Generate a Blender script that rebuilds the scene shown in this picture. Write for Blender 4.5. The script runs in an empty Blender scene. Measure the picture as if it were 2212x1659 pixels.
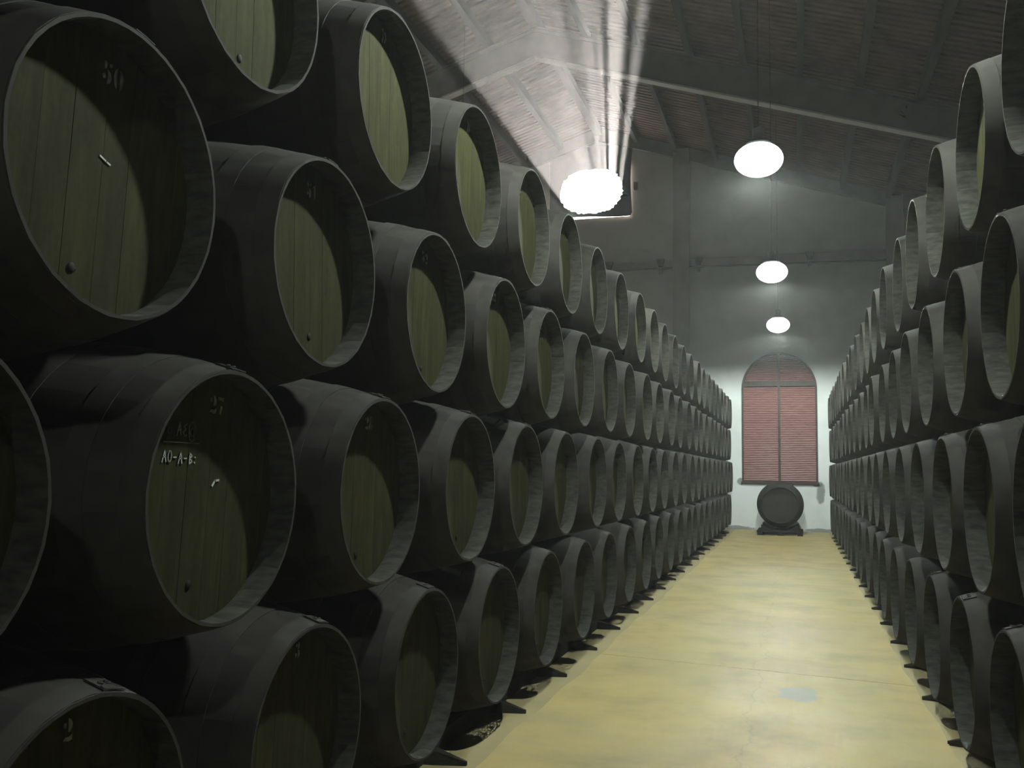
import bpy, bmesh, math, random
from mathutils import Vector, Matrix

sc = bpy.context.scene
col = sc.collection
random.seed(7)
PI = math.pi

# ------------------------------------------------------------------ camera, world, sun, exposure
F_PX = 1980.0
CAM_Z = 1.40
def camera_axes(yaw, pitch, roll):
    cy, sy, cp, sp = math.cos(yaw), math.sin(yaw), math.cos(pitch), math.sin(pitch)
    fw = Vector((-sy * cp, cy * cp, sp)); rt = Vector((cy, sy, 0)); up = rt.cross(fw)
    c, s = math.cos(roll), math.sin(roll)
    return c * rt + s * up, -s * rt + c * up, fw
rt, up, fw = camera_axes(0.3004, 0.0933, 0.0165)
cam_data = bpy.data.cameras.new('camera')
cam_data.sensor_width = 36.0
cam_data.lens = F_PX * 36.0 / 2212.0
cam_data.clip_start = 0.02
cam = bpy.data.objects.new('camera', cam_data)
col.objects.link(cam)
cam.matrix_world = Matrix(((rt.x, up.x, -fw.x, 0), (rt.y, up.y, -fw.y, 0), (rt.z, up.z, -fw.z, CAM_Z), (0, 0, 0, 1)))
sc.camera = cam

world = bpy.data.worlds.new('world')
sc.world = world
world.use_nodes = True
world.node_tree.nodes['Background'].inputs[0].default_value = (0.75, 0.85, 1.0, 1)
world.node_tree.nodes['Background'].inputs[1].default_value = 0.6

sun_data = bpy.data.lights.new('sun', 'SUN')
sun_data.energy = 180.0
sun_data.angle = math.radians(0.25)
sun_data.color = (1.0, 0.95, 0.88)
sun = bpy.data.objects.new('sun', sun_data)
col.objects.link(sun)
sun.rotation_euler = Vector((0.197, -1.0, -0.229)).to_track_quat('-Z', 'Y').to_euler()

LAMP_POWER = 485.0         # watts of each pendant lamp
BOWL_GLOW = 3.0            # luminous surface of the bowls
LAMP_COLOR = (0.88, 1.0, 0.93)
WINDOW_POWER = 4.0        # daylight glare in the high window
HAZE_DENSITY = 0.0035

sc.view_settings.view_transform = 'Standard'
sc.view_settings.look = 'None'
sc.view_settings.exposure = 0.0
sc.view_settings.gamma = 1.0
sc.view_settings.use_curve_mapping = False
cy = sc.cycles
cy.use_denoising = True
cy.max_bounces, cy.diffuse_bounces, cy.glossy_bounces = 4, 3, 1
cy.transmission_bounces, cy.transparent_max_bounces, cy.volume_bounces = 2, 4, 0
cy.caustics_reflective = cy.caustics_refractive = False
cy.use_adaptive_sampling = True
cy.adaptive_threshold = 0.06
cy.sample_clamp_indirect = 2.0
cy.adaptive_min_samples = 12
cy.light_sampling_threshold = 0.02

# ------------------------------------------------------------------ helpers
def tag(o, label=None, cat=None, group=None, kind=None):
    if label: o['label'] = label
    if cat: o['category'] = cat
    if group: o['group'] = group
    if kind: o['kind'] = kind
    return o

def link(name, mesh, parent=None, mat=None, loc=None, rot=None):
    o = bpy.data.objects.new(name, mesh)
    col.objects.link(o)
    if mat and not mesh.materials:
        mesh.materials.append(mat)
    if parent: o.parent = parent
    if loc: o.location = loc
    if rot: o.rotation_euler = rot
    return o

def empty(name, loc=(0, 0, 0), rz=0.0):
    o = bpy.data.objects.new(name, None)
    col.objects.link(o)
    o.location = loc
    o.rotation_euler = (0, 0, rz)
    o.empty_display_size = 0.1
    return o

def mesh_from(name, verts, faces, smooth=False, mats=None, fmat=None):
    m = bpy.data.meshes.new(name)
    m.from_pydata(verts, [], faces)
    m.update()
    bm = bmesh.new(); bm.from_mesh(m)
    bmesh.ops.recalc_face_normals(bm, faces=bm.faces)
    bm.to_mesh(m); bm.free()
    if mats:
        for x in mats: m.materials.append(x)
    if fmat:
        for i, p in enumerate(m.polygons): p.material_index = fmat[i]
    if smooth:
        for p in m.polygons: p.use_smooth = True
    return m

class MB:
    """collects shapes into one mesh"""
    def __init__(s): s.v = []; s.f = []
    def box(s, x0, x1, y0, y1, z0, z1):
        b = len(s.v)
        s.v += [(x, y, z) for z in (z0, z1) for y in (y0, y1) for x in (x0, x1)]
        s.f += [tuple(b + i for i in q) for q in ((0, 2, 3, 1), (4, 5, 7, 6), (0, 1, 5, 4), (2, 6, 7, 3), (0, 4, 6, 2), (1, 3, 7, 5))]
        return s
    def prism(s, poly, a0, a1, axis='y'):
        """poly: list of 2D points; extruded along axis from a0 to a1"""
        b = len(s.v); n = len(poly)
        def P(p, a):
            return {'y': (p[0], a, p[1]), 'x': (a, p[0], p[1]), 'z': (p[0], p[1], a)}[axis]
        s.v += [P(p, a0) for p in poly] + [P(p, a1) for p in poly]
        s.f.append(tuple(range(b, b + n))); s.f.append(tuple(range(b + 2 * n - 1, b + n - 1, -1)))
        for i in range(n):
            j = (i + 1) % n
            s.f.append((b + i, b + j, b + n + j, b + n + i))
        return s
    def lathe(s, prof, n=24, c=(0, 0, 0), axis='z', close=False):
        """prof: list of (radius, height)"""
        b = len(s.v); m = len(prof)
        for i in range(n):
            a = 2 * PI * i / n
            for r, h in prof:
                if axis == 'z': p = (c[0] + r * math.cos(a), c[1] + r * math.sin(a), c[2] + h)
                elif axis == 'x': p = (c[0] + h, c[1] + r * math.cos(a), c[2] + r * math.sin(a))
                else: p = (c[0] + r * math.cos(a), c[1] + h, c[2] + r * math.sin(a))
                s.v.append(p)
        for i in range(n):
            j = (i + 1) % n
            for k in range(m if close else m - 1):
                l = (k + 1) % m
                s.f.append((b + i * m + k, b + j * m + k, b + j * m + l, b + i * m + l))
        return s
    def tube(s, pts, r, n=8):
        pts = [Vector(p) for p in pts]
        b = len(s.v)
        for i, p in enumerate(pts):
            d = (pts[min(i + 1, len(pts) - 1)] - pts[max(i - 1, 0)]).normalized()
            u = d.orthogonal().normalized(); w = d.cross(u)
            for k in range(n):
                a = 2 * PI * k / n
                s.v.append(tuple(p + r * (math.cos(a) * u + math.sin(a) * w)))
        for i in range(len(pts) - 1):
            for k in range(n):
                l = (k + 1) % n
                s.f.append((b + i * n + k, b + i * n + l, b + (i + 1) * n + l, b + (i + 1) * n + k))
        s.f.append(tuple(b + k for k in range(n))); e = b + (len(pts) - 1) * n
        s.f.append(tuple(e + k for k in reversed(range(n))))
        return s
    def mesh(s, name, mat=None, smooth=False):
        return mesh_from(name, s.v, s.f, smooth, [mat] if mat else None)
    def build(s, name, mat, parent=None, smooth=False, loc=None, rot=None):
        return link(name, s.mesh(name, mat, smooth), parent, None, loc, rot)

def smooth_by_angle(m, ang=40):
    bm = bmesh.new(); bm.from_mesh(m)
    for e in bm.edges:
        e.smooth = len(e.link_faces) == 2 and e.calc_face_angle(0) < math.radians(ang)
    for f in bm.faces: f.smooth = True
    bm.to_mesh(m); bm.free()
    return m

# ------------------------------------------------------------------ materials
class NT:
    def __init__(s, name):
        s.m = bpy.data.materials.new(name); s.m.use_nodes = True
        s.t = s.m.node_tree; s.b = s.t.nodes['Principled BSDF']; s.out = s.t.nodes['Material Output']
    def n(s, typ, **kw):
        x = s.t.nodes.new(typ)
        for k, v in kw.items():
            if isinstance(k, str) and hasattr(x, k): setattr(x, k, v)
        return x
    def l(s, a, b): s.t.links.new(a, b)
    def noise(s, vec, scale, detail=4, rough=0.6):
        x = s.n('ShaderNodeTexNoise'); x.inputs['Scale'].default_value = scale
        x.inputs['Detail'].default_value = detail; x.inputs['Roughness'].default_value = rough
        s.l(vec, x.inputs['Vector']); return x.outputs['Fac']
    def ramp(s, fac, stops):
        x = s.n('ShaderNodeValToRGB'); e = x.color_ramp.elements
        while len(e) < len(stops): e.new(0.5)
        for el, (p, c) in zip(e, stops): el.position = p; el.color = (*c, 1)
        s.l(fac, x.inputs[0]); return x.outputs[0]
    def mix(s, fac, a, b, mode='MIX'):
        x = s.n('ShaderNodeMix'); x.data_type = 'RGBA'; x.blend_type = mode
        for i, v in ((0, fac), (6, a), (7, b)):
            if hasattr(v, 'is_linked'): s.l(v, x.inputs[i])
            elif i == 0: x.inputs[i].default_value = v
            else: x.inputs[i].default_value = (*v, 1)
        return x.outputs[2]
    def math(s, op, a, b=0.0):
        x = s.n('ShaderNodeMath'); x.operation = op
        for i, v in enumerate((a, b)):
            if hasattr(v, 'is_linked'): s.l(v, x.inputs[i])
            else: x.inputs[i].default_value = v
        return x.outputs[0]
    def coords(s, scale=(1, 1, 1), rand=0.0, world=False):
        if world:
            src = s.n('ShaderNodeNewGeometry').outputs['Position']
        else:
            src = s.n('ShaderNodeTexCoord').outputs['Object']
        mp = s.n('ShaderNodeMapping'); mp.inputs['Scale'].default_value = scale
        s.l(src, mp.inputs['Vector'])
        if rand:
            oi = s.n('ShaderNodeObjectInfo')
            cb = s.n('ShaderNodeCombineXYZ')
            k = s.math('MULTIPLY', oi.outputs['Random'], rand)
            for i in range(3): s.l(k, cb.inputs[i])
            s.l(cb.outputs[0], mp.inputs['Location'])
        return mp.outputs[0]
    def bump(s, h, strength=0.3, dist=0.01):
        x = s.n('ShaderNodeBump'); x.inputs['Strength'].default_value = strength; x.inputs['Distance'].default_value = dist
        s.l(h, x.inputs['Height']); s.l(x.outputs[0], s.b.inputs['Normal'])
    def base(s, c, rough=0.6, spec=0.4, metal=0.0):
        if hasattr(c, 'is_linked'): s.l(c, s.b.inputs['Base Color'])
        else: s.b.inputs['Base Color'].default_value = (*c, 1)
        if hasattr(rough, 'is_linked'): s.l(rough, s.b.inputs['Roughness'])
        else: s.b.inputs['Roughness'].default_value = rough
        s.b.inputs['Specular IOR Level'].default_value = spec
        s.b.inputs['Metallic'].default_value = metal
        return s.m

def simple(name, dark, light, scale=6, rough=0.7, spec=0.3, stretch=(1, 1, 1), rand=0.0, bump=0.0, world=False, metal=0.0):
    t = NT(name)
    f = t.noise(t.coords(stretch, rand, world), scale, 2)
    c = t.ramp(f, [(0.3, dark), (0.7, light)])
    return t.base(c, rough, spec, metal)

M = {}
# matte black cask paint with worn, dusty patches
t = NT('cask_paint')
v = t.coords((0.5, 1, 1), 37.0)
f1 = t.noise(v, 5, 3); f2 = t.noise(v, 28, 1)
c = t.ramp(f1, [(0.3, (0.02816, 0.02552, 0.02288)), (0.58, (0.0484, 0.04312, 0.03784)), (0.85, (0.08624, 0.07744, 0.06776))])
c = t.mix(t.math('MULTIPLY', f2, 0.5), c, (0.03784, 0.03432, 0.03168))
M['paint'] = t.base(c, 0.8, 0.12)
M['hoop'] = simple('hoop_paint', (0.037, 0.0335, 0.030), (0.056, 0.051, 0.045), 9, 0.8, 0.12, rand=21.0, bump=0.1)
# olive grey head boards with vertical streaks
t = NT('head_boards')
v = t.coords((1, 7, 0.9), 53.0)
f1 = t.noise(v, 2.6, 4, 0.72)
v2 = t.coords((1, 1, 1), 31.0)
f2 = t.noise(v2, 7, 3); f3 = t.noise(v2, 60, 0)
oi = t.n('ShaderNodeObjectInfo')
c = t.ramp(f1, [(0.25, (0.01909, 0.01899, 0.0072)), (0.5, (0.0426, 0.04221, 0.0156)), (0.75, (0.07197, 0.07105, 0.0276))])
c = t.mix(t.ramp(f2, [(0.42, (0, 0, 0)), (0.72, (0.75, 0.75, 0.75))]), c, (0.03672, 0.03306, 0.0192))
c = t.mix(t.math('MULTIPLY', f3, 0.35), c, (0.07344, 0.07035, 0.033))
c = t.mix(t.math('MULTIPLY', oi.outputs['Random'], 0.25), c, (0.03305, 0.03095, 0.0168))
M['head'] = t.base(c, 0.85, 0.08)
# bare, grey chime inside the rim
M['chime'] = simple('chime_wood', (0.0234, 0.02262, 0.01794), (0.05928, 0.05694, 0.04524), 14, 0.75, 0.25, (1, 3, 3), 11.0, 0.2)
M['bung'] = simple('bung_wood', (0.012, 0.01, 0.008), (0.03, 0.025, 0.02), 20, 0.8)
M['stencil'] = simple('stencil_paint', (0.85, 0.85, 0.80), (0.95, 0.95, 0.90), 60, 0.7)
M['chalk'] = simple('chalk', (0.45, 0.45, 0.41), (0.78, 0.78, 0.72), 90, 0.9)
M['timber'] = simple('dark_timber', (0.014, 0.012, 0.010), (0.035, 0.029, 0.023), 9, 0.8, 0.2, (1, 8, 8), 9.0, 0.3)

# floors
t = NT('concrete_floor')
v = t.coords(world=True)
f1 = t.noise(v, 1.3, 3); f2 = t.noise(v, 18, 2)
c = t.ramp(f1, [(0.3, (0.3588, 0.2915, 0.144)), (0.7, (0.4416, 0.361, 0.1764))])
c = t.mix(t.math('MULTIPLY', f2, 0.3), c, (0.2484, 0.2088, 0.1224))
M['concrete'] = t.base(c, 0.6, 0.3)

t = NT('painted_walkway')
v = t.coords(world=True)
f0 = t.noise(v, 0.55, 3); f1 = t.noise(v, 1.6, 5, 0.62)
vs = t.coords((0.5, 1.0, 1), world=True); f3 = t.noise(vs, 1.4, 3)
c = t.ramp(f1, [(0.30, (0.3789, 0.3108, 0.1587)), (0.52, (0.5052, 0.3948, 0.1682)), (0.75, (0.5593, 0.4368, 0.1809))])
c = t.mix(t.ramp(f0, [(0.45, (0, 0, 0)), (0.75, (0.6315, 0.588, 0.4444))]), c, (0.442, 0.3822, 0.2285))
c = t.mix(t.ramp(f3, [(0.56, (0, 0, 0)), (0.80, (0.3428, 0.3192, 0.2412))]), c, (0.3428, 0.2856, 0.165))
# a wandering crack along the middle
sp0 = t.n('ShaderNodeSeparateXYZ'); t.l(v, sp0.inputs[0])
vc = t.coords((0.2, 1, 1), world=True)
cx = t.math('ADD', sp0.outputs[0], t.math('MULTIPLY', t.noise(vc, 2.2, 4), 0.35))
crk = t.math('ABSOLUTE', t.math('ADD', cx, 0.09))
c = t.mix(t.ramp(crk, [(0.0, (0.3157, 0.294, 0.2222)), (0.010, (0, 0, 0))]), c, (0.2345, 0.1932, 0.1079))
# one grey stain where the paint has worn through
sep = t.n('ShaderNodeSeparateXYZ'); t.l(v, sep.inputs[0])
ax = t.math('DIVIDE', t.math('SUBTRACT', sep.outputs[0], 0.0), 0.13)
ay = t.math('DIVIDE', t.math('SUBTRACT', sep.outputs[1], 6.28), 0.22)
d = t.math('ADD', t.math('MULTIPLY', ax, ax), t.math('MULTIPLY', ay, ay))
d = t.math('ADD', d, t.math('MULTIPLY', t.math('SUBTRACT', t.noise(v, 9, 3), 0.5), 2.0))
c = t.mix(t.ramp(d, [(0.75, (0.75, 0.75, 0.75)), (1.0, (0, 0, 0))]), c, (0.34, 0.35, 0.33))
r = t.n('ShaderNodeMapRange'); t.l(f1, r.inputs[0]); r.inputs[3].default_value = 0.62; r.inputs[4].default_value = 0.40
M['walkway'] = t.base(c, r.outputs[0], 0.16)

# limewashed back wall
t = NT('limewash')
v = t.coords(world=True)
f1 = t.noise(v, 1.1, 3); f2 = t.noise(v, 5, 4, 0.7)
c = t.ramp(f1, [(0.3, (0.72, 0.735, 0.72)), (0.6, (0.87, 0.885, 0.87))])
c = t.mix(t.ramp(f2, [(0.62, (0, 0, 0)), (0.85, (0.55, 0.55, 0.55))]), c, (0.30, 0.31, 0.30))
sep = t.n('ShaderNodeSeparateXYZ'); t.l(v, sep.inputs[0])
def stain(cx, cz, rx, rz):
    a = t.math('DIVIDE', t.math('SUBTRACT', sep.outputs[0], cx), rx)
    b = t.math('DIVIDE', t.math('SUBTRACT', sep.outputs[2], cz), rz)
    q = t.math('ADD', t.math('MULTIPLY', a, a), t.math('MULTIPLY', b, b))
    return t.math('ADD', q, t.math('MULTIPLY', t.math('SUBTRACT', f2, 0.5), 2.2))
for args in ((0.58, 0.95, 0.12, 0.30), (-1.34, 1.20, 0.10, 0.10), (0.50, 1.17, 0.14, 0.08), (0.62, 0.03, 0.5, 0.06), (-1.5, 0.03, 0.6, 0.07)):
    c = t.mix(t.ramp(stain(*args), [(0.5, (0.75, 0.75, 0.75)), (1.0, (0, 0, 0))]), c, (0.16, 0.165, 0.16))
M['limewash'] = t.base(c, 0.85, 0.2)
M['plaster'] = simple('grey_plaster', (0.30, 0.30, 0.29), (0.44, 0.44, 0.42), 1.2, 0.85, 0.2, world=True, bump=0.2)
M['pilaster'] = simple('pilaster_plaster', (0.36, 0.36, 0.35), (0.50, 0.50, 0.48), 1.5, 0.85, 0.2, world=True)
M['sheet'] = simple('roof_sheet', (0.1122, 0.0679, 0.05786), (0.2007, 0.1299, 0.1122), 1.6, 0.75, 0.25, (1, 1, 1), 0, 0.1, True)
M['purlin'] = simple('concrete_purlin', (0.054, 0.04896, 0.04464), (0.0864, 0.07776, 0.072), 3, 0.85, 0.2, (1, 0.4, 1), 0, 0.1, True)
M['beam'] = simple('grey_beam', (0.15, 0.145, 0.138), (0.22, 0.21, 0.20), 2, 0.8, 0.2, world=True)
M['white_paint'] = simple('white_paint', (0.88, 0.86, 0.83), (0.95, 0.93, 0.90), 5, 0.6, world=True)
M['shutter'] = simple('shutter_slats', (0.3108, 0.136, 0.1305), (0.42, 0.1998, 0.1943), 4, 0.45, 0.45, (1, 1, 6), 0, 0.0, True)
M['shutter_frame'] = simple('shutter_frame', (0.045, 0.026, 0.023), (0.075, 0.043, 0.038), 6, 0.5, 0.3, world=True)
M['mat'] = simple('esparto_mat', (0.012, 0.010, 0.009), (0.035, 0.028, 0.024), 40, 0.95, 0.1, (1, 1, 1), 0, 0.5, True)
M['metal'] = simple('conduit_metal', (0.10, 0.10, 0.10), (0.18, 0.18, 0.175), 8, 0.5, 0.4, world=True)
M['shade'] = simple('lamp_shade', (0.22, 0.22, 0.22), (0.34, 0.34, 0.34), 6, 0.4, 0.5, metal=0.4)
M['cord'] = simple('cord', (0.02, 0.02, 0.02), (0.03, 0.03, 0.03), 6, 0.6)

t = NT('lamp_glow')
em = t.n('ShaderNodeEmission'); em.inputs[0].default_value = (*LAMP_COLOR, 1); em.inputs[1].default_value = BOWL_GLOW
t.l(em.outputs[0], t.out.inputs['Surface']); M['glow'] = t.m
t.m.cycles.emission_sampling = 'NONE'   # the bulbs' own lamps do the lighting

t = NT('daylight_pane')
em = t.n('ShaderNodeEmission'); em.inputs[0].default_value = (1.0, 0.97, 0.92, 1); em.inputs[1].default_value = WINDOW_POWER
tr = t.n('ShaderNodeBsdfTransparent'); ad = t.n('ShaderNodeAddShader')
t.l(em.outputs[0], ad.inputs[0]); t.l(tr.outputs[0], ad.inputs[1]); t.l(ad.outputs[0], t.out.inputs['Surface'])
M['pane'] = t.m

# ------------------------------------------------------------------ the hall
WALL_Y = 24.0
X_RIDGE, SLOPE = -5.05, 0.32
X_LEFT, X_RIGHT, Y_NEAR = -16.4, 6.3, -18.0
def roof_z(x, at_ridge): return at_ridge - SLOPE * abs(x - X_RIDGE)
Z_SHEET, Z_FRAME_TOP, Z_FRAME_BOT = 9.36 + CAM_Z, 9.15 + CAM_Z, 8.517 + CAM_Z

floor = MB().box(X_LEFT - .3, X_RIGHT + .3, Y_NEAR - .3, WALL_Y + .3, -0.3, 0.0).build('floor', M['concrete'])
tag(floor, 'bare beige concrete floor under the barrel stacks', kind='structure')
# painted walkway: slabs between joints, edges brushed around the cask fronts
def slab(y0, y1, name='walkway_slab'):
    n = 40
    L, Rr = [], []
    for i in range(n + 1):
        y = y0 + (y1 - y0) * i / n
        skew = lambda x: -0.13 * (x + 0.4)
        wl = -1.450 - 0.010 * math.cos(2 * PI * (y - 1.738)) - 0.012 * math.sin(1.7 * y)
        wr = 0.745 + 0.008 * math.cos(2 * PI * (y - 4.95) / 1.016) + 0.012 * math.sin(1.3 * y + 1)
        L.append((wl, y + skew(wl))); Rr.append((wr, y + skew(wr)))
    poly = L + Rr[::-1]
    mb = MB(); b = 0; m = 2 * (n + 1)
    mb.v = [(x, y, 0.0005) for x, y in poly] + [(x, y, 0.006) for x, y in poly]
    for i in range(n):
        a, c2 = i, m - 1 - i
        mb.f.append((m + a, m + a + 1, m + c2 - 1, m + c2))
        mb.f.append((a, c2, c2 - 1, a + 1))
    for i in range(m):
        j = (i + 1) % m
        mb.f.append((i, j, m + j, m + i))
    return mb.build(name, M['walkway'], floor)
ys = [-4.6, 1.15, 6.95, 12.75, 18.55, 23.9]
for a, b in zip(ys[:-1], ys[1:]): slab(a + 0.006, b - 0.006)

# back wall with an arched opening and a high rectangular one
def polygon_wall(name, outer, holes, y0, y1, mat):
    bm = bmesh.new()
    def ring(pts):
        vs = [bm.verts.new((x, y0, z)) for x, z in pts]
        return [bm.edges.new((vs[i], vs[(i + 1) % len(vs)])) for i in range(len(vs))]
    ed = ring(outer)
    for h in holes: ed += ring(h)
    bmesh.ops.triangle_fill(bm, use_beauty=True, use_dissolve=False, edges=ed)
    ex = bmesh.ops.extrude_face_region(bm, geom=bm.faces[:])
    bmesh.ops.translate(bm, verts=[g for g in ex['geom'] if isinstance(g, bmesh.types.BMVert)], vec=(0, y1 - y0, 0))
    bmesh.ops.recalc_face_normals(bm, faces=bm.faces)
    m = bpy.data.meshes.new(name); bm.to_mesh(m); bm.free(); m.materials.append(mat)
    return link(name, m)
WX0, WX1, WZ0, WSPR = -1.295, 0.528, 1.185, 3.55
WCX, WR = (WX0 + WX1) / 2, (WX1 - WX0) / 2
def arch(x0, x1, z0, spr, n=28):
    cx, r = (x0 + x1) / 2, (x1 - x0) / 2
    return [(x0, z0), (x1, z0)] + [(cx + r * math.cos(PI * i / n), spr + r * math.sin(PI * i / n)) for i in range(n + 1)]
HX0, HX1, HZ0, HZ1 = -6.30, -4.19, 8.262, 9.75
outer = [(X_LEFT - .3, -0.3), (X_RIGHT + .3, -0.3), (X_RIGHT + .3, roof_z(X_RIGHT + .3, Z_SHEET + .05)), (X_RIDGE, Z_SHEET + .05), (X_LEFT - .3, roof_z(X_LEFT - .3, Z_SHEET + .05))]
wall_back = polygon_wall('wall_back', outer, [arch(WX0, WX1, WZ0, WSPR), [(HX0, HZ0), (HX1, HZ0), (HX1, HZ1), (HX0, HZ1)]], WALL_Y, WALL_Y + 0.35, M['limewash'])
tag(wall_back, 'limewashed gable wall at the end of the aisle', kind='structure')
wb = MB().box(WX0 - .1, WX1 + .1, WALL_Y + .30, WALL_Y + .36, WZ0 - .1, WSPR + WR + .1).build('recess_back', M['plaster'], wall_back)
pil = MB().box(-3.02, -2.60, WALL_Y - 0.16, WALL_Y, 0, roof_z(-2.6, Z_SHEET - .02)).build('pilaster', M['pilaster'], wall_back)
MB().box(X_RIGHT - 4.1, X_RIGHT - 3.7, WALL_Y - 0.16, WALL_Y, 0, roof_z(X_RIGHT - 3.7, Z_SHEET - .02)).build('pilaster', M['pilaster'], wall_back)
MB().box(X_LEFT, X_RIGHT, WALL_Y - 0.07, WALL_Y, 5.46 + CAM_Z - 0.11, 5.46 + CAM_Z + 0.11).build('string_course', M['pilaster'], wall_back)
# gable beam lying against the wall below the roof
def gable_poly(zb, zt, xa, xb):
    return [(xa, roof_z(xa, zb)), (X_RIDGE, zb), (xb, roof_z(xb, zb)), (xb, roof_z(xb, zt)), (X_RIDGE, zt), (xa, roof_z(xa, zt))]
MB().prism(gable_poly(Z_SHEET - .36, Z_SHEET - .02, X_LEFT, X_RIGHT), WALL_Y - .14, WALL_Y - .001).build('gable_beam', M['beam'], wall_back)

for nm, x0, x1, lab in (('wall_left', X_LEFT - .3, X_LEFT, 'grey plastered side wall beyond the stacks'), ('wall_right', X_RIGHT, X_RIGHT + .3, 'grey plastered side wall behind the other stack')):
    zt = roof_z(X_RIGHT, Z_SHEET) + .02
    w = MB().box(x0, x1, Y_NEAR - .3, WALL_Y, -0.3, zt).build(nm, M['plaster'])
    tag(w, lab, kind='structure')
wf = polygon_wall('wall_front', outer, [], Y_NEAR - .3, Y_NEAR, M['plaster'])
tag(wf, 'plain gable wall behind the viewer', kind='structure')

# roof: corrugated sheets, purlins
ceiling = empty('ceiling', (0, 0, 0))
tag(ceiling, 'pitched corrugated roof on concrete purlins', kind='structure')
def sheet(xa, xb, name):
    # ribbed boards: flat ribs with recessed grooves between them
    pitch, nx = 0.178, 18
    prof = [(0.0, 0.0), (0.105, 0.0), (0.120, 0.055), (0.163, 0.055)]
    y_start = -6.0
    n = int((WALL_Y + .35 - y_start) / pitch)
    rows = [(y_start + pitch * i + dy, dz) for i in range(n) for dy, dz in prof] + [(y_start + pitch * n, 0.0)]
    xs = [xa + (xb - xa) * k / nx for k in range(nx + 1)]
    vs, fs, m = [], [], nx + 1
    for y, dz in rows: vs += [(x, y, roof_z(x, Z_SHEET) + dz) for x in xs]
    for i in range(len(rows) - 1):
        for k in range(nx):
            a = i * m + k
            fs.append((a, a + 1, a + m + 1, a + m))
    me = bpy.data.meshes.new(name); me.from_pydata(vs, [], fs); me.update()
    me.materials.append(M['sheet'])
    return link(name, me, ceiling)
sheet(X_LEFT - .5, X_RIDGE + .001, 'roof_sheet'); sheet(X_RIDGE - .001, X_RIGHT + .5, 'roof_sheet')
# outer roof covering over the sheets
for xa, xb in ((X_LEFT - .5, X_RIDGE), (X_RIDGE, X_RIGHT + .5)):
    MB().prism([(xa, roof_z(xa, Z_SHEET + .07)), (xb, roof_z(xb, Z_SHEET + .07)), (xb, roof_z(xb, Z_SHEET + .14)), (xa, roof_z(xa, Z_SHEET + .14))], Y_NEAR - .3, WALL_Y + .35).build('roof_covering', M['sheet'], ceiling)
MB().prism([(X_RIDGE - .4, roof_z(X_RIDGE - .4, Z_SHEET + .1)), (X_RIDGE, Z_SHEET + .1), (X_RIDGE + .4, roof_z(X_RIDGE + .4, Z_SHEET + .1)), (X_RIDGE, Z_SHEET + .25)], Y_NEAR - .3, WALL_Y + .35).build('ridge_cap', M['sheet'], ceiling)
pur = []
for k in range(-10, 11):
    x = X_RIDGE + 1.043 * k
    if abs(k) > 10: continue
    z0, w = roof_z(x, Z_FRAME_TOP), 0.06
    s = 0 if k == 0 else (-SLOPE if k > 0 else SLOPE)
    h = 0.225
    if k == 0:
        poly = [(x - .10, z0 - .02), (x + .10, z0 - .02), (x + .10, z0 + h - .03), (x, z0 + h + .0), (x - .10, z0 + h - .03)]
    else:
        poly = [(x - w, z0 - w * s), (x + w, z0 + w * s), (x + w, z0 + w * s + h), (x - w, z0 - w * s + h)]
    MB().prism(poly, Y_NEAR, WALL_Y - .001).build('purlin', M['purlin'], ceiling)

def portal(y, n):
    t_ = empty('trim_%d' % n, (0, 0, 0)); 
    tag(t_, ['grey pitched roof beam with a white underside edge above the lamps', 'grey pitched roof beam overhead, nearer the viewer', 'grey pitched roof beam behind the viewer'][n - 1], kind='structure')
    MB().prism(gable_poly(Z_FRAME_BOT, Z_FRAME_TOP, X_LEFT + .005, X_RIGHT - .005), y - .085, y + .085).build('web', M['beam'], t_)
    MB().prism(gable_poly(Z_FRAME_BOT - .035, Z_FRAME_BOT, X_LEFT + .005, X_RIGHT - .005), y - .105, y + .105).build('white_soffit', M['white_paint'], t_)
    MB().prism(gable_poly(Z_FRAME_TOP - .11, Z_FRAME_TOP - .075, X_LEFT + .005, X_RIGHT - .005), y - .105, y + .105).build('upper_lip', M['beam'], t_)
    MB().prism(gable_poly(Z_FRAME_TOP - .03, Z_FRAME_TOP - .001, X_LEFT + .005, X_RIGHT - .005), y - .115, y + .115).build('upper_lip', M['beam'], t_)
    return t_
for n, y in enumerate((17.6, 11.2, 4.8)): portal(y, n + 1)

# ------------------------------------------------------------------ shuttered arched window
win = empty('window_1', (WCX, WALL_Y, WZ0)); tag(win, 'arched window closed by reddish brown slatted shutters at the aisle end', kind='structure')
def local(o, par):   # parts are built in world coordinates
    o.parent = par; o.matrix_parent_inverse = Matrix.Translation(-Vector(par.location)); return o
FY0, FY1 = WALL_Y - 0.03, WALL_Y + 0.09
def arched_ring(x0, x1, z0, spr, t_, y0, y1):
    o = arch(x0, x1, z0, spr); i = arch(x0 + t_, x1 - t_, z0 + t_, spr)
    n = len(o); mb = MB()
    mb.v = [(x, y0, z) for x, z in o] + [(x, y0, z) for x, z in i] + [(x, y1, z) for x, z in o] + [(x, y1, z) for x, z in i]
    for a in range(n):
        b = (a + 1) % n
        mb.f += [(a, b, n + b, n + a), (2 * n + a, 3 * n + a, 3 * n + b, 2 * n + b), (a, 2 * n + a, 2 * n + b, b), (n + a, n + b, 3 * n + b, 3 * n + a)]
    return mb
local(arched_ring(WX0, WX1, WZ0, WSPR, 0.045, FY0, FY1).build('shutter_frame', M['shutter_frame']), win)
ZTR = 2.31 + CAM_Z
local(MB().box(WX0 + .045, WX1 - .045, FY0 + .005, FY1 - .01, ZTR - .10, ZTR + .03).build('transom', M['shutter_frame']), win)
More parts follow.
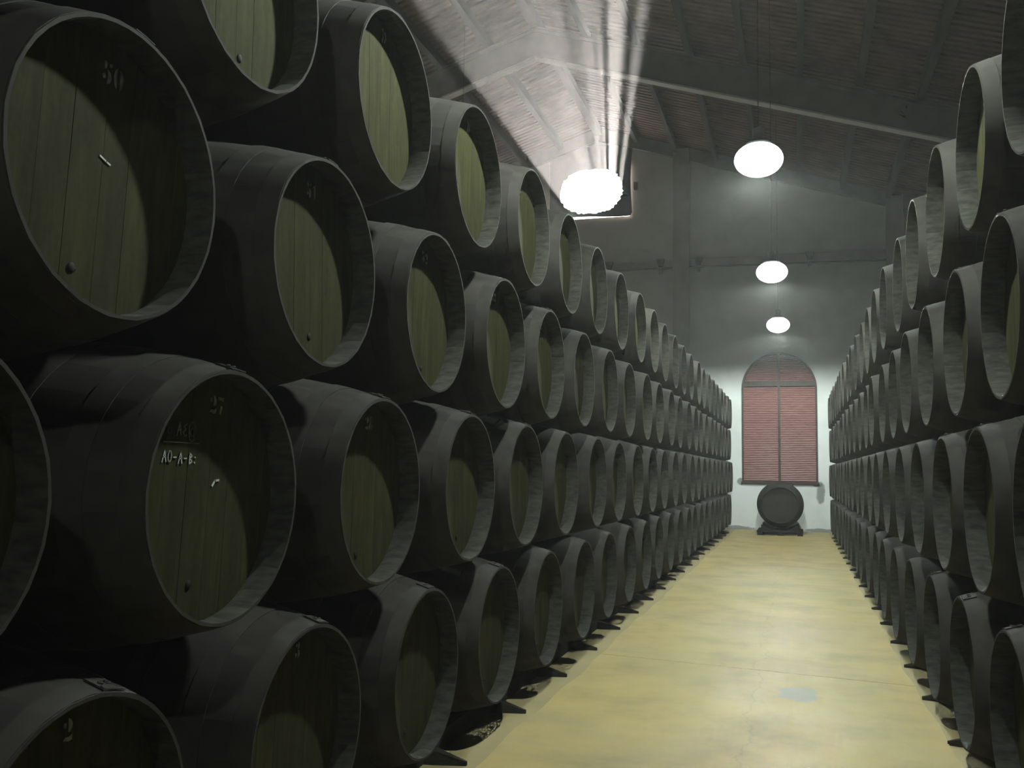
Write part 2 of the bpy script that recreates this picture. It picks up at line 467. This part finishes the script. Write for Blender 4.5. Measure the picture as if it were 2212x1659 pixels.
local(MB().prism([(WCX - .03, FY0 - .005), (WCX + .03, FY0 - .005), (WCX + .03, FY1), (WCX - .03, FY1)], WZ0 + .045, WSPR + WR - .045, 'z').build('centre_post', M['shutter_frame']), win)
local(MB().box(WX0 - .02, WX1 + .02, FY0 - .03, FY1, WZ0 - .035, WZ0 + .02).build('sill', M['shutter_frame']), win)
def slats(x0, x1, z0, z1, arched, name):
    mb = MB(); p = 0.0445; n = int((z1 - z0) / p)
    for i in range(n):
        z = z0 + (i + .5) * p; a, b = x0, x1
        if arched:
            zz = z + p * .5 - WSPR
            hw = math.sqrt(max((WR - .045) ** 2 - max(zz, 0) ** 2, 0)) if zz < WR - .045 else 0
            a, b = max(a, WCX - hw), min(b, WCX + hw)
            if b - a < .04: continue
        mb.prism([(WALL_Y + .04, z - .021), (WALL_Y + .005, z - .019), (WALL_Y - .004, z - .006), (WALL_Y + .003, z + .012), (WALL_Y + .028, z + .020), (WALL_Y + .04, z + .020)], a, b, 'x')
    o = mb.build(name, M['shutter']); tag(o, kind='stuff')
    local(o, win)
for a, b in ((WX0 + .045, WCX - .03), (WCX + .03, WX1 - .045)):
    slats(a, b, WZ0 + .045, ZTR - .10, False, 'slat_panel'); slats(a, b, ZTR + .03, WSPR + WR, True, 'slat_panel')
local(MB().box(WX0 + .02, WX1 - .02, WALL_Y + .05, WALL_Y + .06, WZ0 + .02, WSPR + .3).build('backing_board', M['shutter_frame']), win)
local(MB().prism([(x, z) for x, z in arch(WX0 + .02, WX1 - .02, WSPR + .29, WSPR + .3)][2:], WALL_Y + .05, WALL_Y + .06).build('backing_board', M['shutter_frame']), win) if False else None

# high window: glare pane, added sun-splitting strips outside, an old dark mat hung over it
hw = empty('window_2', ((HX0 + HX1) / 2, WALL_Y, HZ0)); tag(hw, 'small high gable window with blinding daylight', kind='structure')
o = MB().box(HX0, HX1, WALL_Y + .02, WALL_Y + .025, HZ0, HZ1).build('pane', M['pane']); local(o, hw)
shaft_cutters = [(-6.22, .07), (-6.02, .05), (-5.86, .10), (-5.66, .12), (-5.50, .04), (-5.40, .07), (-5.22, .05), (-5.12, .10), (-4.93, .04), (-4.83, .05), (-4.62, .09), (-4.45, .06)]  # unseen strips, added only to cut the sunlight into separate shafts
for x, w in shaft_cutters:
    local(MB().box(x, x + w, WALL_Y + .05, WALL_Y + .09, HZ0, HZ1).build('bar', M['metal']), hw)
local(MB().box(-4.07, -3.98, WALL_Y - .10, WALL_Y, 8.80 + .16, 8.80 + .36).build('hook', M['mat']), hw)
rnd = random.Random(3)
def mat_mesh():
    x0, x1, z0, z1 = -6.40, -4.11, 8.28, 10.25
    cx, cz, rx, rz = -5.24, 9.00, 0.86, 0.62
    n = 96; inn, out_ = [], []
    for i in range(n):
        a = 2 * PI * i / n
        k = 1 + rnd.uniform(-.035, .035)
        ca, sa = math.cos(a), math.sin(a)
        ex = (abs(ca) ** 0.86) * (1 if ca > 0 else -1); ez = (abs(sa) ** 0.86) * (1 if sa > 0 else -1)
        inn.append((cx + rx * k * ex, cz + rz * k * ez))
        # ray from centre to the rectangle
        tx = ((x1 - cx) / ca if ca > 1e-6 else ((x0 - cx) / ca if ca < -1e-6 else 1e9))
        tz = ((z1 - cz) / sa if sa > 1e-6 else ((z0 - cz) / sa if sa < -1e-6 else 1e9))
        tt = min(tx, tz); px, pz = cx + ca * tt, cz + sa * tt
        if px > x1 - .001: px -= 0.05 * math.cos((pz - z0) / (z1 - z0) * PI - PI / 2) - 0.0
        if pz < z0 + .001: pz += 0.03 * math.sin((px - x0) * 2.3)
        out_.append((px, pz))
    vs, fs, K = [], [], 5
    def yy(x, z, layer):
        return WALL_Y - 0.06 - 0.03 * math.sin(3.1 * x) * math.cos(1.7 * z) - layer * 0.015
    for layer in (0, 1):
        for i in range(n):
            for k in range(K):
                u = k / (K - 1); x = inn[i][0] * (1 - u) + out_[i][0] * u; z = inn[i][1] * (1 - u) + out_[i][1] * u
                vs.append((x, yy(x, z, layer), z))
    Q = n * K
    for i in range(n):
        j = (i + 1) % n
        for k in range(K - 1):
            fs.append((i * K + k, i * K + k + 1, j * K + k + 1, j * K + k))
            fs.append((Q + i * K + k, Q + j * K + k, Q + j * K + k + 1, Q + i * K + k + 1))
        fs.append((i * K, j * K, Q + j * K, Q + i * K)); fs.append((i * K + K - 1, Q + i * K + K - 1, Q + j * K + K - 1, j * K + K - 1))
    return mesh_from('window_mat', vs, fs)
wm = link('window_mat', mat_mesh(), None, M['mat'])
tag(wm, 'dark frayed mat hung over the glaring high window', 'mat')

# conduit along the back wall with brackets
cd = empty('wall_conduit', (-2, WALL_Y - .09, 5.33 + CAM_Z)); tag(cd, 'thin conduit on dark brackets running across the back wall', 'conduit')
local(MB().tube([(-9.0, WALL_Y - .09, 5.32 + CAM_Z), (-3.0, WALL_Y - .10, 5.36 + CAM_Z), (2.0, WALL_Y - .09, 5.30 + CAM_Z), (4.5, WALL_Y - .09, 5.26 + CAM_Z)], 0.022).build('pipe', M['metal']), cd)
for x in (-4.72, -3.35, -2.36, 0.40, 2.6):
    mb = MB().box(x - .05, x + .05, WALL_Y - .17, WALL_Y - .07, 5.22 + CAM_Z, 5.36 + CAM_Z)
    mb.prism([(x - .11, 5.60 + CAM_Z), (x + .11, 5.60 + CAM_Z), (x + .05, 5.40 + CAM_Z), (x - .05, 5.40 + CAM_Z)], WALL_Y - .15, WALL_Y - .068)
    local(mb.build('bracket', M['metal']), cd)

# ------------------------------------------------------------------ casks
L_CASK, R_BILGE, R_RIM, T_STAVE, D_HEAD = 1.28, 0.455, 0.353, 0.032, 0.09
HL = L_CASK / 2
def r_out(x): return R_BILGE - (R_BILGE - R_RIM) * (abs(x) / HL) ** 2
def r_in(x):
    d = HL - abs(x)                      # chime is bevelled thin at the ends
    return r_out(x) - (0.010 + (T_STAVE - 0.010) * min(d / 0.055, 1.0))
XS_OUT = [-HL, -.5, -.3, -.1, .1, .3, .5, .585, HL]
XS_IN = [HL, HL - .055, HL - D_HEAD - .03]
N_STAVE = 24
def stave_mesh():
    """one stave centred on angle 0; origin on the cask axis"""
    vs, fs = [], []
    da = PI / N_STAVE
    ang = [-da, 0.0, da]
    prof = [(x, r_out(x)) for x in XS_OUT] + [(x, r_in(x)) for x in XS_IN] + [(-HL + .12, r_in(-HL + .12)), (-HL + .055, r_in(-HL + .055)), (-HL, r_in(-HL))]
    m = len(prof)
    for k, a in enumerate(ang):
        for i, (x, r) in enumerate(prof):
            rr = r - (0.0018 if (k != 1 and i < len(XS_OUT)) else 0)   # edges eased so each joint is a shallow groove
            vs.append((x, rr * math.sin(a), rr * math.cos(a)))
    fmat = []
    for k in range(2):
        for i in range(m):
            j = (i + 1) % m
            fs.append((k * m + i, k * m + j, (k + 1) * m + j, (k + 1) * m + i))
            fmat.append(1 if i >= len(XS_OUT) and i < m - 1 else 0)
    fs.append(tuple(range(m))); fs.append(tuple(range(3 * m - 1, 2 * m - 1, -1))); fmat += [0, 0]
    me = bpy.data.meshes.new('stave'); me.from_pydata(vs, [], fs); me.update()
    for x in (M['paint'], M['chime']): me.materials.append(x)
    for i, p in enumerate(me.polygons): p.material_index = fmat[i]
    bm = bmesh.new(); bm.from_mesh(me); bmesh.ops.recalc_face_normals(bm, faces=bm.faces); bm.to_mesh(me); bm.free()
    return smooth_by_angle(me, 35)
def shell_mesh():
    prof = [(r_out(x), x) for x in [-HL, -.56, -.45, -.3, -.15, 0, .15, .3, .45, .56, HL]] + [(r_in(x), x) for x in XS_IN]
    mb = MB().lathe(prof, 48, axis='x')
    me = mb.mesh('stave_shell'); m = len(prof)
    for x in (M['paint'], M['chime']): me.materials.append(x)
    for i, p in enumerate(me.polygons): p.material_index = 1 if (i % (m - 1)) >= 11 else 0
    return smooth_by_angle(me, 35)
X_HEAD = HL - D_HEAD
R_HEAD = r_in(X_HEAD) + 0.006
def head_mesh(sign=1):
    n = 48; x0 = X_HEAD * sign; x1 = (X_HEAD - .028) * sign
    vs = [(x0, R_HEAD * math.cos(2 * PI * i / n), R_HEAD * math.sin(2 * PI * i / n)) for i in range(n)] + [(x1, R_HEAD * math.cos(2 * PI * i / n), R_HEAD * math.sin(2 * PI * i / n)) for i in range(n)]
    fs = [tuple(range(n)), tuple(range(2 * n - 1, n - 1, -1))] + [(i, (i + 1) % n, n + (i + 1) % n, n + i) for i in range(n)]
    return mesh_from('head', vs, fs, mats=[M['head']])
BOARD_EDGES = [-1.0, -.78, -.50, -.23, .06, .31, .60, .82, 1.0]
def board_mesh(i):
    a, b = BOARD_EDGES[i] * R_HEAD, BOARD_EDGES[i + 1] * R_HEAD
    g = 0.0001; a += g; b -= g; n = 5
    pts = []
    for k in range(n + 1):
        y = a + (b - a) * k / n; pts.append((y, math.sqrt(max(R_HEAD ** 2 - y * y, 1e-6))))
    poly = pts + [(y, -z) for y, z in reversed(pts)]
    m = len(poly)
    off = [0, .0004, -.0003, .0003, 0, .0004, -.0002, .0003][i]
    e = 0.0006
    cy = (a + b) / 2
    inner = [(cy + (y - cy) * (1 - 2 * e / (b - a)), z) for y, z in poly]
    vs = [(X_HEAD - .028, y, z) for y, z in poly] + [(X_HEAD + off - e, y, z) for y, z in poly] + [(X_HEAD + off, y, z) for y, z in inner]
    fs = [tuple(range(m - 1, -1, -1)), tuple(range(2 * m, 3 * m))]
    for r in (0, m):
        fs += [(r + k, r + (k + 1) % m, r + m + (k + 1) % m, r + m + k) for k in range(m)]
    return mesh_from('head_board', vs, fs, mats=[M['head']])
def hoop_mesh(xa, xb, name):
    n = 48; t_ = 0.0008
    xs = [xa + (xb - xa) * k / 3 for k in range(4)]
    prof = [(r_out(x) - .002, x) for x in xs] + [(r_out(x) + t_, x) for x in reversed(xs)]
    mb = MB().lathe(prof, n, axis='x', close=True)
    me = mb.mesh(name, M['hoop'])
    return smooth_by_angle(me, 40)
def rivet_mesh():
    """riveted lap of the end hoop with two studs"""
    mb = MB(); xa, xb = HL - .062, HL - .004
    a0, a1 = -0.02, 0.17
    vs = []
    for x in (xa, xb):
        for a in (a0, (a0 + a1) / 2, a1):
            for dr in (.003, .0062):
                r = r_out(x) + dr; vs.append((x, r * math.sin(a), r * math.cos(a)))
    mb.v = vs
    mb.f = [(1, 3, 9, 7), (3, 5, 11, 9), (0, 6, 8, 2), (2, 8, 10, 4), (0, 1, 7, 6), (4, 10, 11, 5), (0, 2, 3, 1), (2, 4, 5, 3), (6, 7, 9, 8), (8, 9, 11, 10)]
    for a in (.04, .11):
        x = (xa + xb) / 2; r = r_out(x) + .0062
        b = len(mb.v); c = Vector((x, r * math.sin(a), r * math.cos(a))); u = Vector((1, 0, 0)); nn = Vector((0, math.sin(a), math.cos(a))); w = u.cross(nn)
        for rr, h in ((.009, 0), (.006, .004)):
            for k in range(8): mb.v.append(tuple(c + rr * (math.cos(k * PI / 4) * u + math.sin(k * PI / 4) * w) + nn * h))
        for k in range(8): mb.f.append((b + k, b + (k + 1) % 8, b + 8 + (k + 1) % 8, b + 8 + k))
        mb.f.append(tuple(b + 8 + k for k in range(8)))
    return mb.mesh('hoop_lap', M['hoop'])
STAVE, SHELL, HEAD, REAR = stave_mesh(), shell_mesh(), head_mesh(1), head_mesh(-1)
BOARDS = [board_mesh(i) for i in range(8)]
HOOPS = [hoop_mesh(HL - .064, HL - .003, 'chime_hoop'), hoop_mesh(HL - .215, HL - .150, 'quarter_hoop'), hoop_mesh(HL - .430, HL - .365, 'bilge_hoop')]
HOOPS_R = [hoop_mesh(-HL + .003, -HL + .064, 'chime_hoop'), hoop_mesh(-HL + .150, -HL + .215, 'quarter_hoop'), hoop_mesh(-HL + .365, -HL + .430, 'bilge_hoop')]
LAP = rivet_mesh()
BUNG = smooth_by_angle(MB().lathe([(0.0005, .005), (.009, .005), (.012, .003), (.013, -.004)], 12, (X_HEAD, 0, 0), 'x').mesh('bung', M['bung']))

def cask(loc, rz, near, name='wine_cask'):
    """loc: centre of the cask axis; the thing's Empty sits at the bilge bottom"""
    o = empty(name, (loc[0], loc[1], loc[2] - R_BILGE), rz)
    c = (0, 0, R_BILGE)
    if near:
        a0 = random.uniform(0, 2 * PI)
        for k in range(N_STAVE):
            link('stave', STAVE, o, None, c, (a0 + 2 * PI * k / N_STAVE, 0, 0))
        tilt = random.uniform(-.06, .06)
        h = empty('head', c); h.parent = o; h.rotation_euler = (tilt, 0, 0)
        for b in BOARDS: link('head_board', b, h)
        link('hoop_lap', LAP, o, None, c, (random.uniform(-.25, .1) * (1 if rz == 0 else -1), 0, 0))
    else:
        link('stave_shell', SHELL, o, None, c, (random.uniform(0, 6), 0, 0))
        h = link('head', HEAD, o, None, c, (random.uniform(-.06, .06), 0, 0))
    link('rear_head', REAR, o, None, c)
    for hm in HOOPS: link(hm.name, hm, o, None, c)
    if near:
        for hm in HOOPS_R: link(hm.name, hm, o, None, c)
    a = random.uniform(-.2, .2)
    link('bung', BUNG, h, None, (0, .245 * math.sin(a), -.245 * math.cos(a)))
    return o, h

# stencilled numerals: pieces in a unit box (x right, y up)
def crescent(cx, cy, w, h, side):
    n = 8; o_, i_ = [], []
    for k in range(n + 1):
        a = -PI / 2 + PI * k / n
        o_.append((cx + side * w * math.cos(a), cy + h * math.sin(a))); i_.append((cx + side * w * .12 * math.cos(a), cy + h * math.sin(a)))
    return o_ + i_[::-1]
def dot(cx, cy, r, ry=None): return [(cx + r * math.cos(k * PI / 5), cy + (ry or r) * math.sin(k * PI / 5)) for k in range(10)]
DIG = {
 '0': [crescent(.24, .5, .22, .48, -1), crescent(.38, .5, .22, .48, 1)],
 '1': [[(.26, .04), (.42, .04), (.42, .98), (.34, .98), (.26, .90)], [(.12, .72), (.22, .80), (.22, .90), (.10, .80)]],
 '2': [dot(.12, .72, .09, .13), crescent(.30, .68, .26, .30, 1), [(.02, .06), (.18, .22), (.40, .20), (.58, .30), (.56, .04), (.36, .0), (.18, .06)]],
 '3': [dot(.12, .80, .09, .12), crescent(.30, .76, .22, .23, 1), dot(.12, .20, .09, .13), crescent(.30, .26, .26, .26, 1)],
 '4': [[(.02, .34), (.30, .92), (.30, .74), (.14, .34)], [(.36, .02), (.50, .02), (.50, .96), (.36, .90)]],
 '5': [[(.08, .98), (.24, .96), (.22, .72), (.12, .62), (.07, .80)], dot(.46, .88, .09, .09), dot(.10, .28, .10, .13), crescent(.28, .32, .26, .32, 1)],
 '7': [[(.04, .96), (.56, .98), (.50, .72), (.36, .80), (.06, .80)], [(.22, .02), (.38, .02), (.44, .44), (.34, .50)]],
 '8': [crescent(.24, .75, .18, .22, -1), crescent(.36, .75, .18, .22, 1), crescent(.24, .26, .22, .25, -1), crescent(.38, .26, .22, .25, 1)],
}
def marking(parent, polys, y0, z0, size, mat, name, x=X_HEAD + .0022):
    mb = MB()
    for p in polys: mb.prism([(y0 + a * size, z0 + b * size) for a, b in p], x - .001, x + .0006, 'x')
    return mb.build(name, mat, parent)
def number(parent, text, size=.055, y=.03, z=.262):
    polys = []
    for i, ch in enumerate(text):
        polys += [[(a + i * .66, b) for a, b in p] for p in DIG[ch]]
    w = .66 * len(text) * size
    return marking(parent, polys, y - w / 2, z - size / 2, size, M['stencil'], 'stencil_number')
def stroke(pts, w):
    out = []
    for (a, b), (c_, d) in zip(pts[:-1], pts[1:]):
        dx, dy = c_ - a, d - b; l = math.hypot(dx, dy) or 1; nx, ny = -dy / l * w / 2, dx / l * w / 2; ex, ey = dx / l * w * .3, dy / l * w * .3
        out.append([(a + nx - ex, b + ny - ey), (c_ + nx + ex, d + ny + ey), (c_ - nx + ex, d - ny + ey), (a - nx - ex, b - ny - ey)])
    return out
def ellipse(cx, cy, rx, ry, a0=0, a1=2 * PI, n=14): return [(cx + rx * math.cos(a0 + (a1 - a0) * k / n), cy + ry * math.sin(a0 + (a1 - a0) * k / n)) for k in range(n + 1)]
GLY = {
 'a': [ellipse(.22, .25, .2, .24), [(.42, .5), (.42, .1), (.56, .0)]],
 'A': [[(.0, -.05), (.26, 1.0), (.5, .0)], [(.08, .4), (.45, .42)]],
 'E': [[(.5, .95), (.1, .8), (.35, .52), (.05, .3), (.2, .0), (.5, .08)]],
 'O': [ellipse(.25, .5, .22, .46)],
 '-': [[(.05, .45), (.40, .48)]],
 'B': [[(.08, .0), (.1, .95), (.42, .75), (.14, .52), (.46, .25), (.08, .0)]],
 ':': [[(.1, .15), (.16, .18)], [(.12, .62), (.18, .65)]],
}
def chalk_text(parent, text, y, z, size, w=.10):
    polys = []; x = 0
    for ch in text:
        if ch == ' ': x += .4; continue
        for s_ in GLY[ch]: polys += stroke([(a + x, b) for a, b in s_], w)
        x += .72
    return marking(parent, polys, y, z, size, M['chalk'], 'chalk_writing')

ORD = ['first', 'second', 'third', 'fourth', 'fifth', 'sixth', 'seventh', 'eighth', 'ninth', 'tenth', 'eleventh', 'twelfth', 'thirteenth', 'fourteenth', 'fifteenth',
       'sixteenth', 'seventeenth', 'eighteenth', 'nineteenth', 'twentieth', 'twenty-first', 'twenty-second', 'twenty-third', 'twenty-fourth']
TIER = {1: 'bottom', 2: 'second', 3: 'third', 4: 'top'}
X_RIM_L, X_RIM_R = -1.5065, 0.745
left = {1: (1.738, .53, 21), 2: (1.230, 1.312, 22), 3: (1.747, 2.088, 21), 4: (2.260, 2.868, 21)}
right = {1: (4.92, .475, 17), 2: (4.38, 1.262, 18), 3: (3.84, 2.049, 18), 4: (3.31, 2.836, 19)}
NUM = {(1, 0): '2', (1, 1): '3', (2, 1): '27', (2, 2): '28', (3, 0): '50', (3, 1): '51', (3, 2): '52', (3, 3): '53', (3, 4): '54'}
rj = random.Random(11)
for tier, (y0, z, last) in left.items():
    for k in range(-1, last + 1):
        y = y0 + k
        jx = rj.uniform(-.012, .012) if k > 2 else 0
        o, h = cask((X_RIM_L - HL + jx, y, z), 0.0, -1 < k and y < 6.0)
        n = k if tier != 9 else k
        if k < 0:
            lab = 'black wine cask of the left stack, %s tier, just beside the viewer' % TIER[tier]
        elif (tier, k) in NUM and tier > 1 or (tier, k) == (1, 0) or (tier, k) == (1, 1):
            lab = 'black wine cask with white stencil %s, %s of the left stack\'s %s tier' % (NUM[(tier, k)], ORD[k], TIER[tier])
            if (tier, k) == (2, 1): lab = 'black wine cask stencilled 27 with chalk writing, second tier of left stack'
        else:
            lab = 'black wine cask in the %s tier of the left stack, %s from the viewer' % (TIER[tier], ORD[k])
        tag(o, lab, 'barrel', 'casks of the left stack')
        if (tier, k) in NUM:
            number(h, NUM[(tier, k)], .056 if tier == 3 and k == 0 else .053)
        if (tier, k) == (2, 1):
            chalk_text(h, 'a AE', -.178, .160, .034, .12)
            marking(h, sum([stroke(q, .11) for q in (ellipse(.3, .45, .40, .80, .3, 6.7, 20), ellipse(.26, .34, .17, .28), [(.42, .6), (.44, .05)])], []), -.086, .160, .036, M['chalk'], 'chalk_writing')
            marking(h, stroke([(0, 0), (.5, .03), (1, .05)], .012), -.192, .137, .150, M['chalk'], 'chalk_line')
            chalk_text(h, 'AO-A-B:', -.192, .085, .031, .12)
            marking(h, stroke([(0, 0), (.4, .5), (1, .6)], .2), .035, .03, .03, M['chalk'], 'chalk_mark')
        if (tier, k) == (3, 0):
            marking(h, stroke([(0, .3), (.6, .1), (1, 0)], .14), .01, .04, .035, M['chalk'], 'chalk_mark')
        if (tier, k) in ((4, 1), (4, 2)):
            marking(h, stroke([(.1, .0), (.3, .5), (.2, 1)], .16) + stroke([(.5, .1), (.75, .5), (.6, .9)], .16), .02, .262, .055, M['chalk'], 'chalk_mark')
for tier, (y0, z, last) in right.items():
    for k in range(-1, last + 1):
        y = y0 + 1.016 * k
        o, h = cask((X_RIM_R + HL + (rj.uniform(-.012, .012) if k > 1 else 0), y, z), PI, y < 6.0)
        vis = k + (1 if tier <= 2 else 0)
        lab = ('black wine cask of the right stack, %s tier, just out of view beside the viewer' % TIER[tier]) if vis < 0 else ('black wine cask in the %s tier of the right stack, %s from the viewer' % (TIER[tier], ORD[vis]))
        tag(o, lab, 'barrel', 'casks of the right stack')

# wedges between the bottom casks and the runners they lie on
def wedge_mesh():
    top, tip = .07, .02
    vs = [(-.40, -.07, 0), (-.40, .07, 0), (-.40, .05, top), (-.40, -.05, top), (-.16, -.05, 0), (-.16, .05, 0), (-.16, .03, .06), (-.16, -.03, .06), (.0, -.008, 0), (.0, .008, 0), (.0, .006, tip), (.0, -.006, tip)]
    fs = [(0, 1, 2, 3), (8, 11, 10, 9)]
    for b in (0, 4): fs += [(b + i, b + 4 + i, b + 4 + (i + 1) % 4, b + (i + 1) % 4) for i in range(4)]
    return mesh_from('floor_wedge', vs, fs, mats=[M['timber']])
WEDGE = wedge_mesh()
for side, (y0, s, n, x, rz) in (('left', (1.738 + .5, 1.0, 21, X_RIM_L, 0)), ('right', (4.92 - .508, 1.016, 18, X_RIM_R, PI))):
    for k in range(n):
        o = link('floor_wedge', WEDGE, None, None, (x, y0 + s * k, 0), (0, 0, rz))
        tag(o, 'dark wooden wedge on the floor under the %s stack, %s from the viewer' % (side, ORD[k]), 'wedge', 'wedges under the bottom casks')
for side, xc, y0, y1, zc in (('left', X_RIM_L - HL, .2, 23.4, .53), ('right', X_RIM_R + HL, 3.3, 23.0, .475)):
    for which, dx in (('front', 0.38), ('rear', -0.38)):
        x = xc + (dx if side == 'left' else -dx)
        hgt = zc - r_out(abs(dx) - .06) - .004
        o = MB().box(x - .06, x + .06, y0, y1, 0, hgt).build('timber_runner', M['timber'])
        tag(o, 'long dark timber runner on the floor under the %s side of the %s stack' % (which, side), 'beam', 'runners under the stacks')

# lone cask facing down the aisle, on a low stand
K = 0.536 / R_BILGE
o, h = cask((-0.36, 22.78, 0.69), -PI / 2, False)
h.data = HEAD.copy(); h.data.materials.clear(); h.data.materials.append(M['paint'])
o.scale = (K * .80, K, K); o.location.z = 0.69 - 0.536
tag(o, 'single large dark cask facing down the aisle below the shuttered window', 'barrel')
st = empty('cask_stand', (-0.36, 22.6, 0)); tag(st, 'low dark timber stand under the single cask at the aisle end', 'stand')
for x in (-.44, 0.0, .44):
    MB().box(x - .06, x + .06, -.62, .70, 0, .075).build('skid', M['timber'], st)
for y in (-.60, -.36, -.12, .12, .36, .60):
    MB().box(-.51, .51, y - .055, y + .055, .075, .105).build('plank', M['timber'], st)
for s_ in (-1, 1):
    for y in (-.34, .66):
        MB().prism([(s_ * .16, .105), (s_ * .42, .105), (s_ * .42, .235)], y - .06, y + .06).build('chock', M['timber'], st)

# ------------------------------------------------------------------ pendant lamps
LX = -0.325
def spot_light(parent, k=1.0):
    """bulb under the reflector: throws more light sideways than straight down"""
    ld = bpy.data.lights.new('lamp_light', 'SPOT')
    ld.energy = LAMP_POWER * k; ld.color = LAMP_COLOR; ld.spot_size = math.radians(177); ld.spot_blend = 0.30; ld.shadow_soft_size = 0.07
    ld.use_nodes = True
    nt = ld.node_tree; em_ = nt.nodes['Emission']
    g = nt.nodes.new('ShaderNodeNewGeometry'); sp = nt.nodes.new('ShaderNodeSeparateXYZ'); nt.links.new(g.outputs['Incoming'], sp.inputs[0])
    m1 = nt.nodes.new('ShaderNodeMath'); m1.operation = 'POWER'; m2 = nt.nodes.new('ShaderNodeMath'); m2.operation = 'MULTIPLY_ADD'
    ab = nt.nodes.new('ShaderNodeMath'); ab.operation = 'ABSOLUTE'
    nt.links.new(sp.outputs[2], ab.inputs[0]); nt.links.new(ab.outputs[0], m1.inputs[0]); m1.inputs[1].default_value = 1.5
    nt.links.new(m1.outputs[0], m2.inputs[0]); m2.inputs[1].default_value = -1.60; m2.inputs[2].default_value = 2.30
    nt.links.new(m2.outputs[0], em_.inputs['Strength'])
    lo = bpy.data.objects.new('lamp_light', ld); col.objects.link(lo); lo.parent = parent; lo.location = (0, 0, -0.19)
BOWL = smooth_by_angle(MB().lathe([(max(0.246 * math.cos(a), .001), 0.172 * math.sin(a)) for a in [PI * (k / 16 - .5) for k in range(17)]], 32).mesh('bowl', M['glow']), 60)
sh = [(0.13, 0.145), (0.135, 0.16), (0.10, 0.19), (0.06, 0.21), (0.06, 0.32), (0.02, 0.34), (0.001, .34)]
sh = sh + [(max(r_ - .006, .0008), h_ - .004) for r_, h_ in reversed(sh)]
SHADE = smooth_by_angle(MB().lathe(sh, 32).mesh('shade', M['shade']), 50)
def lamp(x, y, lab, group='pendant lamps over the aisle', k=1.0):
    z = 4.60
    t_ = empty('pendant_lamp', (x, y, z)); tag(t_, lab, 'lamp', group)
    link('bowl', BOWL, t_); link('shade', SHADE, t_); spot_light(t_, k)
    zr = roof_z(x, Z_SHEET) - z
    MB().tube([(0, 0, .33), (0, 0, zr)], 0.004, 6).build('cord', M['cord'], t_)
lamp(LX, 9.45, 'pendant lamp glowing white over the aisle, largest of the three in view')
lamp(LX, 14.93, 'pendant lamp glowing white over the aisle, middle one of the three in view')
lamp(LX, 20.35, 'pendant lamp glowing white over the aisle, smallest, just above the arched window')
lamp(LX, 4.0, 'pendant lamp over the aisle just above the picture')
lamp(LX, -1.45, 'weak added fill lamp over the aisle behind the viewer', k=0.2)  # added out of view to fill the rim shadows on the near heads
for i, y in enumerate((6.3, 11.5, 16.7)):  # unseen lamps added to send more light up to roof and beam
    lamp(-6.3, y, 'added unseen fill lamp over the neighbouring aisle, behind the left stack, %s from the viewer' % ORD[i], 'added fill lamps over the neighbouring aisle')

# ------------------------------------------------------------------ dusty air
v = NT('haze')
v.t.nodes.remove(v.b)
vs_ = v.n('ShaderNodeVolumeScatter'); vs_.inputs['Color'].default_value = (0.95, 0.95, 0.95, 1); vs_.inputs['Density'].default_value = HAZE_DENSITY
vs_.inputs['Anisotropy'].default_value = 0.35
v.l(vs_.outputs[0], v.out.inputs['Volume'])
e = .15
hz = MB().prism([(X_LEFT - e, -e), (X_RIGHT + e, -e), (X_RIGHT + e, roof_z(X_RIGHT + e, Z_SHEET + .3)), (X_RIDGE, Z_SHEET + .3), (X_LEFT - e, roof_z(X_LEFT - e, Z_SHEET + .3))], -3.0, WALL_Y + .1)
hz = hz.build('haze', v.m)
tag(hz, 'faint dusty haze filling the air of the hall', 'haze', kind='stuff')
